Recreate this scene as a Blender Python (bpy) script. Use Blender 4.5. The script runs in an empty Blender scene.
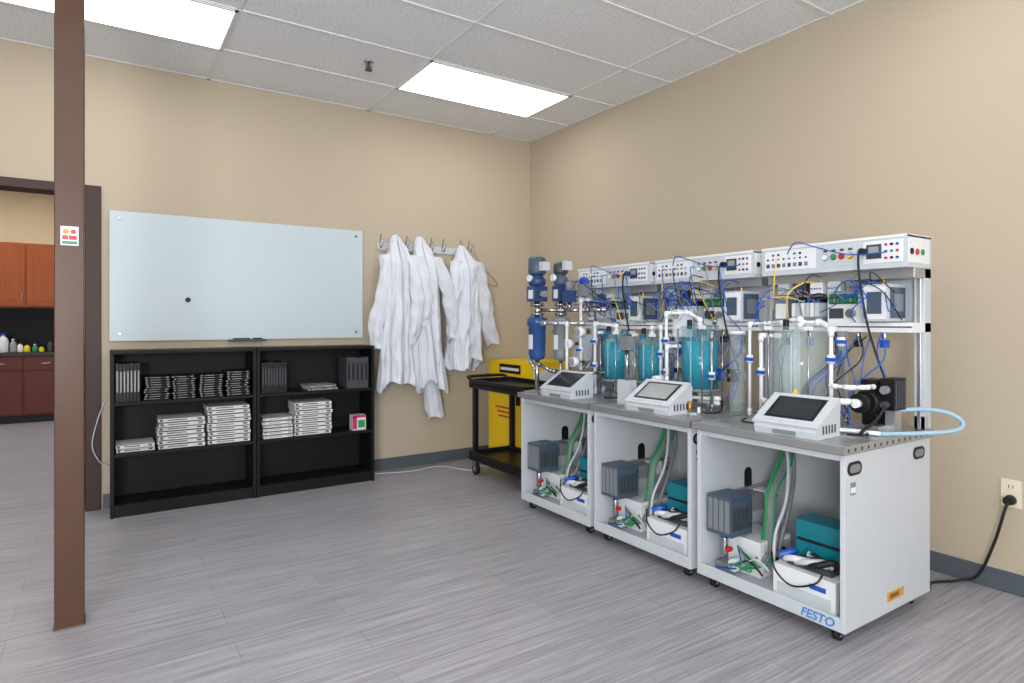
import bpy, bmesh, math, random
from mathutils import Vector, Matrix, noise

scene = bpy.context.scene
scene.view_settings.view_transform = 'Standard'
scene.view_settings.look = 'None'
scene.view_settings.exposure = -0.08
H = 3.105

# ------------------------------------------------------------------ materials
def srgb(r, g, b):
    f = lambda c: (c/255/12.92) if c/255 <= 0.04045 else ((c/255+0.055)/1.055)**2.4
    return (f(r), f(g), f(b), 1)

MATS = {}
def mat(name, col, rough=0.5, metal=0.0, var=0.06, scale=12.0, alpha=1.0, bump=0.0, emis=0.0, spec=0.5, stretch=None):
    if name in MATS: return MATS[name]
    m = bpy.data.materials.new(name); m.use_nodes = True
    nt = m.node_tree; N = nt.nodes; L = nt.links
    b = N['Principled BSDF']
    tc = N.new('ShaderNodeTexCoord'); mp = N.new('ShaderNodeMapping')
    L.new(tc.outputs['Object'], mp.inputs['Vector'])
    if stretch: mp.inputs['Scale'].default_value = stretch
    nz = N.new('ShaderNodeTexNoise'); nz.inputs['Scale'].default_value = scale; nz.inputs['Detail'].default_value = 4
    L.new(mp.outputs['Vector'], nz.inputs['Vector'])
    c = srgb(*col)
    mx = N.new('ShaderNodeMix'); mx.data_type = 'RGBA'
    mx.inputs[6].default_value = (c[0]*(1-var), c[1]*(1-var), c[2]*(1-var), 1)
    mx.inputs[7].default_value = (min(1, c[0]*(1+var)), min(1, c[1]*(1+var)), min(1, c[2]*(1+var)), 1)
    L.new(nz.outputs['Fac'], mx.inputs[0]); L.new(mx.outputs[2], b.inputs['Base Color'])
    b.inputs['Roughness'].default_value = rough; b.inputs['Metallic'].default_value = metal
    b.inputs['Specular IOR Level'].default_value = spec
    if alpha < 1: b.inputs['Alpha'].default_value = alpha
    if emis > 0:
        L.new(mx.outputs[2], b.inputs['Emission Color']); b.inputs['Emission Strength'].default_value = emis
    if bump > 0:
        bp = N.new('ShaderNodeBump'); bp.inputs['Strength'].default_value = bump; bp.inputs['Distance'].default_value = 0.01
        L.new(nz.outputs['Fac'], bp.inputs['Height']); L.new(bp.outputs['Normal'], b.inputs['Normal'])
    MATS[name] = m
    return m

WALL = mat('wall_paint', (186, 173, 152), 0.75, var=0.02, scale=60, bump=0.05, spec=0.25)
WALL2 = mat('wall_paint_far', (218, 198, 162), 0.75, var=0.02, scale=60)
BASE = mat('baseboard_vinyl', (80, 88, 94), 0.5)
BROWN = mat('brown_steel', (80, 54, 38), 0.36, var=0.14, scale=6, spec=0.35)
DBROWN = mat('door_frame_paint', (60, 42, 34), 0.45, spec=0.3)
BLACKW = mat('black_laminate', (17, 16, 17), 0.5, var=0.2, scale=30, stretch=(1, 8, 8), spec=0.25)
BLACK = mat('black_plastic', (20, 20, 22), 0.4, spec=0.35)
RUB = mat('black_rubber', (16, 16, 17), 0.6)
DGREY = mat('dark_grey_plastic', (62, 66, 72), 0.4)
GREY = mat('grey_plastic', (122, 127, 132), 0.4)
LGREY = mat('light_grey_paint', (194, 200, 206), 0.35, var=0.03)
PANEL = mat('cabinet_grey_paint', (194, 199, 205), 0.4, var=0.03)
WHITE = mat('white_plastic', (226, 229, 232), 0.35, var=0.03)
CREAM = mat('outlet_ivory', (225, 216, 192), 0.4)
PVC = mat('white_pvc', (224, 227, 230), 0.3, var=0.02)
ALU = mat('aluminium', (185, 188, 192), 0.32, metal=0.75, var=0.05)
STEEL = mat('steel', (170, 172, 176), 0.25, metal=0.95)
BRASS = mat('brass', (176, 140, 70), 0.3, metal=0.9)
TEAL = mat('teal_plastic', (12, 120, 136), 0.4)
WATER = mat('teal_water', (14, 138, 162), 0.08, alpha=0.9, var=0.04)
ACRYL = mat('clear_acrylic', (205, 225, 226), 0.05, alpha=0.22, var=0.02)
AQUA = mat('aqua_acrylic', (90, 185, 205), 0.06, alpha=0.22, var=0.02)
NAVY = mat('blue_enamel', (42, 66, 112), 0.35)
BOWL = mat('blue_filter_bowl', (44, 80, 138), 0.2, alpha=0.92)
BLUE = mat('blue_plastic', (18, 84, 180), 0.35)
LOGO = mat('light_blue_print', (60, 130, 200), 0.5)
SLATE = mat('slate_blue_plastic', (68, 86, 104), 0.45)
LBLUE = mat('pale_blue_hose', (165, 198, 216), 0.3, alpha=0.85)
RED = mat('red_plastic', (195, 30, 32), 0.35)
GREEN = mat('green_plastic', (30, 140, 80), 0.4)
YEL = mat('yellow_plastic', (240, 205, 40), 0.4)
SAFEY = mat('safety_yellow_enamel', (246, 208, 24), 0.35, var=0.03)
ORANGE = mat('orange_label', (210, 150, 60), 0.5)
SCREEN = mat('lcd_dark', (36, 44, 50), 0.15)
SCREEN2 = mat('lcd_grey', (150, 154, 155), 0.2)
GLASS = mat('frosted_white_glass', (192, 205, 211), 0.25, var=0.015, scale=1.0, spec=0.35)
COAT = mat('white_cotton', (214, 218, 226), 0.85, var=0.03, scale=40, bump=0.08, spec=0.2)
PAPER = mat('book_white', (214, 214, 212), 0.55, var=0.04)
PAPER2 = mat('book_grey', (158, 157, 156), 0.55)
INK = mat('print_ink', (70, 70, 74), 0.6)
PINK = mat('magenta_card', (190, 30, 100), 0.5)
WOOD = mat('cherry_wood', (156, 76, 28), 0.45, var=0.3, scale=5, stretch=(8, 8, 1), spec=0.3)
WOODD = mat('cherry_wood_dark', (92, 36, 22), 0.45, var=0.25, scale=5, stretch=(8, 8, 1), spec=0.3)
BACKSP = mat('dark_backsplash', (18, 16, 15), 0.5, spec=0.2)
PCB = mat('green_pcb', (30, 110, 60), 0.5)
TBAR = mat('ceiling_tbar', (222, 222, 221), 0.5, var=0.01)

def floor_mat():
    m = bpy.data.materials.new('vinyl_plank_floor'); m.use_nodes = True
    nt = m.node_tree; N = nt.nodes; L = nt.links; b = N['Principled BSDF']
    tc = N.new('ShaderNodeTexCoord')
    br = N.new('ShaderNodeTexBrick'); br.offset = 0.37
    br.inputs['Scale'].default_value = 1.0
    br.inputs['Brick Width'].default_value = 1.22; br.inputs['Row Height'].default_value = 0.18
    br.inputs['Mortar Size'].default_value = 0.0012; br.inputs['Mortar Smooth'].default_value = 0.2
    br.inputs['Color1'].default_value = srgb(157, 155, 160); br.inputs['Color2'].default_value = srgb(165, 163, 168)
    br.inputs['Mortar'].default_value = srgb(124, 121, 125)
    L.new(tc.outputs['Object'], br.inputs['Vector'])
    mp = N.new('ShaderNodeMapping'); mp.inputs['Scale'].default_value = (1.6, 38, 1)
    L.new(tc.outputs['Object'], mp.inputs['Vector'])
    nz = N.new('ShaderNodeTexNoise'); nz.inputs['Scale'].default_value = 1.6; nz.inputs['Detail'].default_value = 7; nz.inputs['Roughness'].default_value = 0.65
    L.new(mp.outputs['Vector'], nz.inputs['Vector'])
    rp = N.new('ShaderNodeValToRGB')
    rp.color_ramp.elements[0].position = 0.33; rp.color_ramp.elements[0].color = (0.64, 0.63, 0.64, 1)
    rp.color_ramp.elements[1].position = 0.66; rp.color_ramp.elements[1].color = (1.12, 1.12, 1.12, 1)
    L.new(nz.outputs['Fac'], rp.inputs['Fac'])
    mx = N.new('ShaderNodeMix'); mx.data_type = 'RGBA'; mx.blend_type = 'MULTIPLY'; mx.inputs[0].default_value = 1
    L.new(br.outputs['Color'], mx.inputs[6]); L.new(rp.outputs['Color'], mx.inputs[7])
    L.new(mx.outputs[2], b.inputs['Base Color'])
    b.inputs['Roughness'].default_value = 0.4
    bp = N.new('ShaderNodeBump'); bp.inputs['Strength'].default_value = 0.12; bp.inputs['Distance'].default_value = 0.003
    L.new(nz.outputs['Fac'], bp.inputs['Height']); L.new(bp.outputs['Normal'], b.inputs['Normal'])
    return m
FLOOR = floor_mat()

def ceil_mat():
    m = bpy.data.materials.new('acoustic_tile'); m.use_nodes = True
    nt = m.node_tree; N = nt.nodes; L = nt.links; b = N['Principled BSDF']
    tc = N.new('ShaderNodeTexCoord')
    nz = N.new('ShaderNodeTexNoise'); nz.inputs['Scale'].default_value = 60; nz.inputs['Detail'].default_value = 4; nz.inputs['Roughness'].default_value = 0.7
    L.new(tc.outputs['Object'], nz.inputs['Vector'])
    rp = N.new('ShaderNodeValToRGB')
    rp.color_ramp.elements[0].position = 0.34; rp.color_ramp.elements[0].color = srgb(202, 203, 204)
    rp.color_ramp.elements[1].position = 0.5; rp.color_ramp.elements[1].color = srgb(232, 233, 235)
    L.new(nz.outputs['Fac'], rp.inputs['Fac']); L.new(rp.outputs['Color'], b.inputs['Base Color'])
    b.inputs['Roughness'].default_value = 0.9
    return m
CEIL = ceil_mat()

def emat(name, s, col=(1, 0.98, 0.95, 1)):
    m = bpy.data.materials.new(name); m.use_nodes = True
    nt = m.node_tree; b = nt.nodes['Principled BSDF']
    b.inputs['Base Color'].default_value = (0.9, 0.9, 0.9, 1)
    b.inputs['Emission Color'].default_value = col; b.inputs['Emission Strength'].default_value = s
    return m
LIGHTM = emat('led_diffuser', 5.6, (0.98, 0.99, 1.0, 1))
FILLWINM = emat('added_fill_window_glow', 3.0, (0.93, 0.96, 1, 1))  # glow of the invented front windows, added to brighten room and ceiling

# ------------------------------------------------------------------ builder
class B:
    def __init__(s, T=None):
        s.v = []; s.f = []; s.m = []; s.sm = []; s.mats = []; s.T = T
    def mi(s, m):
        if m not in s.mats: s.mats.append(m)
        return s.mats.index(m)
    def addv(s, p):
        p = Vector(p)
        if s.T: p = Vector(s.T(*p))
        s.v.append(p); return len(s.v)-1
    def face(s, ids, m, smooth=False):
        s.f.append(ids); s.m.append(s.mi(m)); s.sm.append(smooth)
    def box(s, a, b, m):
        x0, y0, z0 = a; x1, y1, z1 = b
        i = [s.addv(p) for p in ((x0,y0,z0),(x1,y0,z0),(x1,y1,z0),(x0,y1,z0),(x0,y0,z1),(x1,y0,z1),(x1,y1,z1),(x0,y1,z1))]
        for q in ((0,3,2,1),(4,5,6,7),(0,1,5,4),(1,2,6,5),(2,3,7,6),(3,0,4,7)):
            s.face([i[k] for k in q], m)
    def prism(s, prof, axis, a, b, m):
        def P(u, w, t):
            return ((t, u, w), (u, t, w), (u, w, t))[axis]
        A = [s.addv(P(u, w, a)) for u, w in prof]; C = [s.addv(P(u, w, b)) for u, w in prof]
        n = len(prof)
        s.face(A[::-1], m); s.face(C, m)
        for k in range(n): s.face([A[k], A[(k+1) % n], C[(k+1) % n], C[k]], m)
    def cyl(s, p0, p1, r0, m, r1=None, n=20, caps=True, smooth=True):
        p0 = Vector(p0); p1 = Vector(p1); r1 = r0 if r1 is None else r1
        d = (p1-p0).normalized()
        u = d.orthogonal().normalized(); w = d.cross(u)
        A = []; C = []
        for k in range(n):
            a = 2*math.pi*k/n; e = u*math.cos(a)+w*math.sin(a)
            A.append(s.addv(p0+e*r0)); C.append(s.addv(p1+e*r1))
        for k in range(n): s.face([A[k], A[(k+1) % n], C[(k+1) % n], C[k]], m, smooth)
        if caps: s.face(A[::-1], m); s.face(C, m)
    def rev(s, base, prof, m, n=28, axis=(0, 0, 1)):
        base = Vector(base); d = Vector(axis).normalized(); u = d.orthogonal().normalized(); w = d.cross(u)
        rings = []
        for r, h in prof:
            rings.append([s.addv(base+d*h+(u*math.cos(2*math.pi*k/n)+w*math.sin(2*math.pi*k/n))*max(r, 1e-4)) for k in range(n)])
        for i in range(len(rings)-1):
            for k in range(n):
                s.face([rings[i][k], rings[i][(k+1) % n], rings[i+1][(k+1) % n], rings[i+1][k]], m, True)
        s.face(rings[0][::-1], m); s.face(rings[-1], m)
    def sph(s, c, r, m, n=12):
        s.rev((c[0], c[1], c[2]), [(r*math.sin(math.pi*i/8), -r*math.cos(math.pi*i/8)) for i in range(9)], m, n)
    def tube(s, pts, r, m, n=8, sub=6):
        P = [Vector(p) for p in pts]
        if len(P) > 2 and sub > 1:
            Q = []
            for i in range(len(P)-1):
                a = P[max(i-1, 0)]; b = P[i]; c = P[i+1]; d = P[min(i+2, len(P)-1)]
                for k in range(sub):
                    t = k/sub
                    Q.append(0.5*((2*b)+(c-a)*t+(2*a-5*b+4*c-d)*t*t+(3*b-a-3*c+d)*t**3))
            Q.append(P[-1]); P = Q
        rings = []; u = None
        for i, p in enumerate(P):
            d = (P[min(i+1, len(P)-1)]-P[max(i-1, 0)])
            d = d.normalized() if d.length > 1e-9 else Vector((0, 0, 1))
            if u is None: u = d.orthogonal().normalized()
            else:
                u = u-d*u.dot(d); u = u.normalized() if u.length > 1e-6 else d.orthogonal().normalized()
            w = d.cross(u)
            rings.append([s.addv(p+(u*math.cos(2*math.pi*k/n)+w*math.sin(2*math.pi*k/n))*r) for k in range(n)])
        for i in range(len(rings)-1):
            for k in range(n): s.face([rings[i][k], rings[i][(k+1) % n], rings[i+1][(k+1) % n], rings[i+1][k]], m, True)
        s.face(rings[0][::-1], m); s.face(rings[-1], m)
    def pvc(s, pts, r=0.011, m=None):
        m = m or PVC; r *= 0.82
        P = [Vector(p) for p in pts]
        for i in range(len(P)-1):
            a, b = P[i], P[i+1]; d = (b-a); L = d.length; d.normalize()
            s.cyl(a, b, r, m, n=14)
            q = min(0.028, L*0.4)
            s.cyl(a, a+d*q, r*1.4, m, n=14); s.cyl(b-d*q, b, r*1.4, m, n=14)
        for p in P: s.sph(p, r*1.45, m)
    def build(s, name, loc=None, parent=None, bevel=0.0, fix=True):
        if loc is None:
            xs = [p.x for p in s.v]; ys = [p.y for p in s.v]; zs = [p.z for p in s.v]
            loc = Vector(((min(xs)+max(xs))/2, (min(ys)+max(ys))/2, min(zs)))
        loc = Vector(loc)
        me = bpy.data.meshes.new(name); me.from_pydata([tuple(p-loc) for p in s.v], [], s.f)
        for m in s.mats: me.materials.append(m)
        for i, p in enumerate(me.polygons): p.material_index = s.m[i]; p.use_smooth = s.sm[i]
        if fix:
            bm = bmesh.new(); bm.from_mesh(me); bmesh.ops.recalc_face_normals(bm, faces=bm.faces); bm.to_mesh(me); bm.free()
        o = bpy.data.objects.new(name, me); scene.collection.objects.link(o)
        if parent is not None: o.parent = parent; o.location = loc-parent.location
        else: o.location = loc
        if bevel > 0:
            md = o.modifiers.new('bevel', 'BEVEL'); md.width = bevel; md.segments = 2; md.limit_method = 'ANGLE'; md.angle_limit = math.radians(50)
        return o

def empty(name, loc):
    e = bpy.data.objects.new(name, None); e.location = loc; e.empty_display_size = 0.1
    scene.collection.objects.link(e); return e

def text(body, size, loc, rot, m, parent, name, shear=0.0):
    c = bpy.data.curves.new(name, 'FONT'); c.body = body; c.size = size; c.extrude = 0.0006; c.shear = shear; c.offset = 0.001
    c.align_x = 'CENTER'; c.align_y = 'CENTER'; c.materials.append(m)
    o = bpy.data.objects.new(name, c); scene.collection.objects.link(o)
    o.parent = parent; o.location = Vector(loc)-parent.location; o.rotation_euler = rot
    return o

# ------------------------------------------------------------------ room shell
XL, YN, YF = -8.0, -8.0, 5.5
def simple(name, a, b, m, bevel=0):
    q = B(); q.box(a, b, m); return q.build(name, bevel=bevel)
simple('floor', (XL, YN, -0.1), (0.15, YF+0.15, 0), FLOOR)
simple('ceiling', (XL, YN, H), (0.15, YF+0.15, H+0.1), CEIL)
simple('wall_right', (0, YN, 0), (0.15, 0.15, H), WALL)
q = B()
q.box((-3.62, 0, 0), (0, 0.15, H), WALL); q.box((-5.5, 0, 2.20), (-3.62, 0.15, H), WALL); q.box((XL, 0, 0), (-5.5, 0.15, H), WALL)
q.build('wall_back')
simple('wall_left', (XL-0.15, YN, 0), (XL, YF+.15, H), WALL)
# front wall (behind the camera) with unseen glowing windows, added as fill light
q = B()
q.box((XL-.15, YN-0.15, 0), (0.15, YN, 0.8), WALL); q.box((XL-.15, YN-0.15, 2.75), (0.15, YN, H), WALL)
for a, b in ((XL-.15, -7.3), (-4.15, -3.85), (-0.7, 0.15)): q.box((a, YN-0.15, 0.8), (b, YN, 2.75), WALL)
q.build('wall_front')
for i, (a, b) in enumerate(((-7.3, -4.15), (-3.85, -0.7))):
    q = B()
    q.box((a, YN-0.10, 0.8), (b, YN-0.09, 2.75), FILLWINM)
    n = 3
    for k in range(n+1):
        x = a+(b-a)*k/n; q.box((max(a, x-0.025), YN-0.09, 0.8), (min(b, x+0.025), YN-0.03, 2.75), ALU)
    q.box((a, YN-0.09, 0.8), (b, YN-0.03, 0.85), ALU); q.box((a, YN-0.09, 2.70), (b, YN-0.03, 2.75), ALU)
    q.build('added_fill_window_%d' % (i+1))
simple('wall_far', (XL, YF, 0), (0.15, YF+0.15, H), WALL2)
simple('wall_side', (0, 0.15, 0), (0.15, YF, H), WALL2)
simple('baseboard_right', (-0.012, YN, 0), (0, 0, 0.10), BASE, 0.002)
simple('baseboard_back', (-3.60, -0.012, 0), (-0.012, 0, 0.10), BASE, 0.002)
q = B()
q.box((-3.70, -0.02, 0), (-3.61, 0.17, 2.22), DBROWN)
q.box((-3.72, 0.05, 0), (-3.70, 0.10, 2.20), DBROWN)
q.box((-5.5, -0.02, 0), (-5.42, 0.17, 2.22), DBROWN)
q.box((-5.42, -0.02, 2.16), (-3.70, 0.17, 2.22), DBROWN)
q.build('door_frame', bevel=0.003)
# ceiling grid
GX = 1.235
q = B()
x = -0.47
while x > XL:
    q.box((x-0.012, YN, H-0.006), (x+0.012, 0, H), TBAR); x -= GX
y = -0.62
while y > YN:
    q.box((XL, y-0.012, H-0.007), (0, y+0.012, H), TBAR); y -= 0.62
q.box((-0.022, YN, H-0.006), (0, 0, H), TBAR); q.box((XL, -0.022, H-0.006), (0, 0, H), TBAR)
q.build('ceiling_grid')
for yy in (-1.24, -4.34, -7.44):
    for xx in (-0.47, -0.47-2*GX, -0.47-4*GX):
        q = B()
        q.box((xx-1.22, yy+0.015, H-0.012), (xx-0.015, yy+0.605, H-0.009), LIGHTM)
        for a, b in (((xx-GX, yy), (xx, yy+0.018)), ((xx-GX, yy+0.602), (xx, yy+0.62)), ((xx-GX, yy), (xx-GX+0.018, yy+0.62)), ((xx-0.018, yy), (xx, yy+0.62))):
            q.box((a[0], a[1], H-0.014), (b[0], b[1], H), TBAR)
        q.build('ceiling_light_panel')
for xx in (-2.4, -4.2, -6.0):  # unseen far-room panels, extra ones added to brighten that room
    for yy in (1.2, 2.6, 4.0):
        q = B(); q.box((xx-1.22, yy, H-0.012), (xx, yy+0.62, H), LIGHTM); q.build('ceiling_light_panel')
# sprinkler
q = B()
q.rev((-2.05, -0.96, H-0.008), [(0.03, 0), (0.036, 0.004), (0.034, 0.008)], STEEL)
q.cyl((-2.05, -0.96, H-0.045), (-2.05, -0.96, H), 0.009, DGREY)
q.tube([(-2.065, -0.96, H-0.02), (-2.068, -0.96, H-0.04), (-2.05, -0.96, H-0.055)], 0.004, DGREY)
q.tube([(-2.035, -0.96, H-0.02), (-2.032, -0.96, H-0.04), (-2.05, -0.96, H-0.055)], 0.004, DGREY)
q.cyl((-2.05, -0.96, H-0.06), (-2.05, -0.96, H-0.055), 0.026, DGREY)
q.build('fire_sprinkler')

# ------------------------------------------------------------------ post
q = B()
px, py, hw = -3.717, -1.87, 0.052
q.box((px-hw, py-hw, 0), (px+hw, py+hw, H), BROWN)
q.box((px-hw-0.004, py-hw-0.004, 0), (px+hw+0.004, py+hw+0.004, 0.008), BROWN)
q.build('steel_support_post', bevel=0.008)
q = B()
yy = py-hw-0.001
q.box((px-0.03, yy-0.0006, 1.61), (px+0.032, yy, 1.69), WHITE)
q.box((px-0.026, yy-0.001, 1.615), (px+0.028, yy-0.0006, 1.628), GREEN)
q.box((px-0.024, yy-0.001, 1.634), (px-0.004, yy-0.0006, 1.652), RED)
q.box((px-0.002, yy-0.001, 1.634), (px+0.026, yy-0.0006, 1.652), RED)
q.cyl((px-0.012, yy-0.0012, 1.668), (px-0.012, yy-0.0006, 1.668), 0.011, ORANGE)
q.cyl((px+0.014, yy-0.0012, 1.668), (px+0.014, yy-0.0006, 1.668), 0.010, RED)
q.build('safety_sticker')

# ------------------------------------------------------------------ glass board
q = B()
bx0, bx1, bz0, bz1 = -3.562, -1.757, 1.155, 2.06
q.box((bx0, -0.032, bz0), (bx1, -0.024, bz1), GLASS)
for cx in (bx0+0.06, bx1-0.06):
    for cz in (bz0+0.05, bz1-0.05):
        q.cyl((cx, -0.036, cz), (cx, -0.002, cz), 0.012, STEEL)
q.cyl((-3.08, -0.042, 1.45), (-3.08, -0.032, 1.45), 0.018, BLACK)
q.box((-2.81, -0.09, 1.140), (-2.55, -0.024, 1.150), DGREY)
q.box((-2.81, -0.09, 1.150), (-2.55, -0.085, 1.158), DGREY)
q.cyl((-2.78, -0.06, 1.158), (-2.66, -0.06, 1.158), 0.008, BLACK)
q.cyl((-2.64, -0.055, 1.158), (-2.57, -0.055, 1.158), 0.009, BLACK)
q.build('glass_whiteboard', bevel=0.001)

# ------------------------------------------------------------------ bookshelves
def bookshelf(x0, x1):
    q = B(); yb, yf, zt = -0.014, -0.31, 1.075; t = 0.022
    q.box((x0, yf, 0), (x0+t, yb, zt), BLACKW); q.box((x1-t, yf, 0), (x1, yb, zt), BLACKW)
    q.box((x0, yf-0.004, zt), (x1, yb, zt+t), BLACKW)
    q.box((x0+t, yb-0.008, 0.02), (x1-t, yb-0.001, zt), BLACKW)
    q.box((x0+t, yf+0.015, 0), (x1-t, yf+0.03, 0.06), BLACKW)
    for z in (0.06, 0.395, 0.735): q.box((x0+t, yf+0.004, z), (x1-t, yb-0.008, z+t), BLACKW)
    return q.build('bookshelf', bevel=0.0015)
bookshelf(-3.56, -2.662); bookshelf(-2.658, -1.76)
S1, S2 = 0.758, 0.418
R = random.Random(3)
def stack(name, x0, x1, z, zt, cover, page, ink, th=0.022, y0=-0.29, dep=0.22, jit=0.008):
    q = B(); n = max(1, int((zt-z)/th))
    for i in range(n):
        dx = R.uniform(-jit, jit); dy = R.uniform(-0.0, 0.02)
        a = z+i*th; b = a+th-0.0012
        q.box((x0+dx, y0+dy, a), (x1+dx, y0+dy+dep, a+0.003), cover)
        q.box((x0+dx, y0+dy, b-0.003), (x1+dx, y0+dy+dep, b), cover)
        q.box((x0+dx, y0+dy+0.0, a), (x1+dx, y0+dy+0.004, b), cover)
        q.box((x0+dx+0.004, y0+dy+0.003, a+0.002), (x1+dx-0.004, y0+dy+dep-0.004, b-0.002), page)
        L = x1-x0
        q.box((x0+dx+0.03*L, y0+dy-0.0006, a+0.25*th), (x0+dx+0.10*L, y0+dy, a+0.75*th), ink)
        q.box((x0+dx+0.2*L, y0+dy-0.0006, a+0.4*th), (x0+dx+0.62*L, y0+dy, a+0.62*th), ink)
        q.box((x0+dx+0.84*L, y0+dy-0.0006, a+0.3*th), (x0+dx+0.94*L, y0+dy, a+0.7*th), ink)
    return q.build(name)
stack('dvd_case_stack', -3.365, -3.215, S1, .925, BLACK, DGREY, PAPER2, 0.016)
stack('dvd_case_stack', -3.20, -3.06, S1, .92, BLACK, DGREY, PAPER2, 0.016)
stack('dvd_case_stack', -3.035, -2.885, S1, .925, BLACK, DGREY, PAPER2, 0.016)
stack('dvd_case_stack', -2.86, -2.705, S1, .935, BLACK, DGREY, PAPER2, 0.016)
stack('workbook_stack', -3.525, -3.305, S2, .475, PAPER, PAPER, INK, 0.028)
stack('workbook_stack', -3.285, -3.0, S2, .655, PAPER, PAPER, INK, 0.030, jit=0.005)
stack('workbook_stack', -2.98, -2.70, S2, .715, PAPER, PAPER, INK, 0.030, jit=0.005)
stack('workbook_stack', -2.61, -2.40, S2, .58, PAPER, PAPER, PAPER2, 0.026)
stack('workbook_stack', -2.38, -2.10, S2, .675, PAPER, PAPER, INK, 0.032)
stack('workbook_stack', -2.28, -2.06, S1, .80, PAPER2, PAPER, INK, 0.02)
def row(name, x0, x1, z, h, cov, lab, th=0.024, dep=0.2):
    q = B(); x = x0
    while x+th <= x1+1e-6:
        hh = h*R.uniform(0.96, 1.0)
        q.box((x, -0.285, z), (x+th-0.002, -0.285+dep, z+hh), cov)
        q.box((x+0.25*th, -0.2856, z+0.25*hh), (x+0.7*th, -0.285, z+0.8*hh), lab)
        x += th
    return q.build(name, bevel=0.0008)
row('binder_row', -3.53, -3.39, S1, .26, BLACK, PAPER2, 0.02)
row('binder_row', -2.62, -2.44, S1, .235, BLACK, DGREY, 0.02)
row('binder_row', -1.98, -1.80, S1, .25, DGREY, BLACK, 0.036)
q = B(); q.box((-1.93, -0.28, S2), (-1.82, -0.20, S2+0.12), PAPER); q.box((-1.93, -0.2815, S2+0.01), (-1.895, -0.28, S2+0.11), PINK)
q.box((-1.885, -0.2815, S2+0.02), (-1.83, -0.28, S2+0.08), GREEN); q.box((-1.93, -0.2815, S2+0.10), (-1.82, -0.28, S2+0.12), PINK)
q.build('small_carton', bevel=0.001)

# ------------------------------------------------------------------ coats
def nz3(x, y, z): return noise.noise((x, y, z))
def coat(cx, ztop, zhem, wt, wb, skew, seed, sleeves, yoff=0.0, lean=0.0):
    q = B(); rr = random.Random(seed)
    M, N = 64, 168; p1, p2, p3 = [rr.uniform(0, 6.28) for _ in range(3)]
    def prof(s):
        pts = [(0, .02), (.03, .05), (.09, .45*wt+.02), (.17, wt), (.35, wt*1.02), (1, wb)]
        for (a, va), (b, vb) in zip(pts, pts[1:]):
            if s <= b:
                t = (s-a)/(b-a); t = t*t*(3-2*t); return va+(vb-va)*t
        return wb
    rings = []
    for i in range(M+1):
        s = i/M; w = prof(s); d = 0.025+0.07*min(1, s/0.2)+0.03*s
        ring = []
        for j in range(N):
            th = 2*math.pi*j/N
            wr = th+0.35*nz3(s*3, seed*3.1, 0.3)+0.25*nz3(math.cos(th), math.sin(th)+seed, s*4)
            A = 0.04+0.18*min(1, s*1.3)
            def ridge(f, ph):
                u = math.sin(f*wr+ph); return u*abs(u)**0.3
            pl = 1+A*(0.7*ridge(4, p1+2.2*s)+0.55*ridge(7, p2-3*s)*(0.5+s)+0.3*math.sin(15*wr+p3+5*s))
            pl += 0.26*nz3(math.cos(th)*1.4+seed, math.sin(th)*1.4, s*5)+0.10*nz3(math.cos(th)*4+seed, math.sin(th)*4, s*16)
            g = math.exp(-((th-4.55-0.15*s)/0.06)**2)
            x = cx+skew*s*s+lean*math.sin(s*2.4)+w*math.cos(th)*(0.6+0.4*pl)
            y = -(d*1.35+0.02)+yoff+d*math.sin(th)*pl + g*0.045
            z = ztop-(ztop-zhem)*s+s*0.05*math.sin(2*th+p2)+s*0.02*math.sin(5*th+p1)
            ring.append(q.addv((x, min(y, -0.017), z)))
        rings.append(ring)
    for i in range(M):
        for j in range(N): q.face([rings[i][j], rings[i][(j+1) % N], rings[i+1][(j+1) % N], rings[i+1][j]], COAT, True)
    q.face(rings[0], COAT)
    zc = ztop-0.03
    for sg in (-1, 1):
        a = [(cx+sg*0.02, -0.10+yoff, zc), (cx+sg*0.08, -0.15+yoff, zc-0.10), (cx+sg*0.085, -0.215+yoff, zc-0.22), (cx+sg*0.005, -0.21+yoff, zc-0.40)]
        b = [(cx+sg*0.0, -0.09+yoff, zc+0.02), (cx+sg*0.02, -0.15+yoff, zc-0.07), (cx+sg*0.012, -0.21+yoff, zc-0.20), (cx+sg*0.0, -0.212+yoff, zc-0.41)]
        ia = [q.addv(p) for p in a]; ib = [q.addv(p) for p in b]
        for k in range(3): q.face([ia[k], ia[k+1], ib[k+1], ib[k]], COAT, True)
    for pts, r in sleeves:
        P = [Vector(p) for p in pts]; Q = []
        for i in range(len(P)-1):
            a = P[max(i-1, 0)]; b = P[i]; c = P[i+1]; d = P[min(i+2, len(P)-1)]
            for k in range(14):
                t = k/14; Q.append(0.5*((2*b)+(c-a)*t+(2*a-5*b+4*c-d)*t*t+(3*b-a-3*c+d)*t**3))
        Q.append(P[-1]); ring0 = None
        for i, p in enumerate(Q):
            s = i/(len(Q)-1)
            ring = []
            for k in range(40):
                a = 2*math.pi*k/40
                cr = 1+0.10*math.sin(s*34+3*math.sin(a)+seed)*(0.3+0.7*abs(nz3(s*4, a, seed)))
                w = r*(1.08-0.28*s)*cr*(1+0.30*nz3(math.cos(a)*1.5, math.sin(a)*1.5+seed, s*8+r*30)+0.10*math.sin(3*a+s*9))
                dd = r*0.72*cr*(1+0.35*nz3(math.cos(a)*2, s*8, seed+5))
                ring.append(q.addv((p.x+w*math.cos(a), min(p.y+dd*math.sin(a), -0.017), p.z+0.02*math.sin(a*2)*s+0.02*math.cos(a)*s)))
            if ring0:
                for k in range(40): q.face([ring0[k], ring0[(k+1) % 40], ring[(k+1) % 40], ring[k]], COAT, True)
            else: q.face(ring, COAT)
            ring0 = ring
    q.build('lab_coat')
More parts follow.
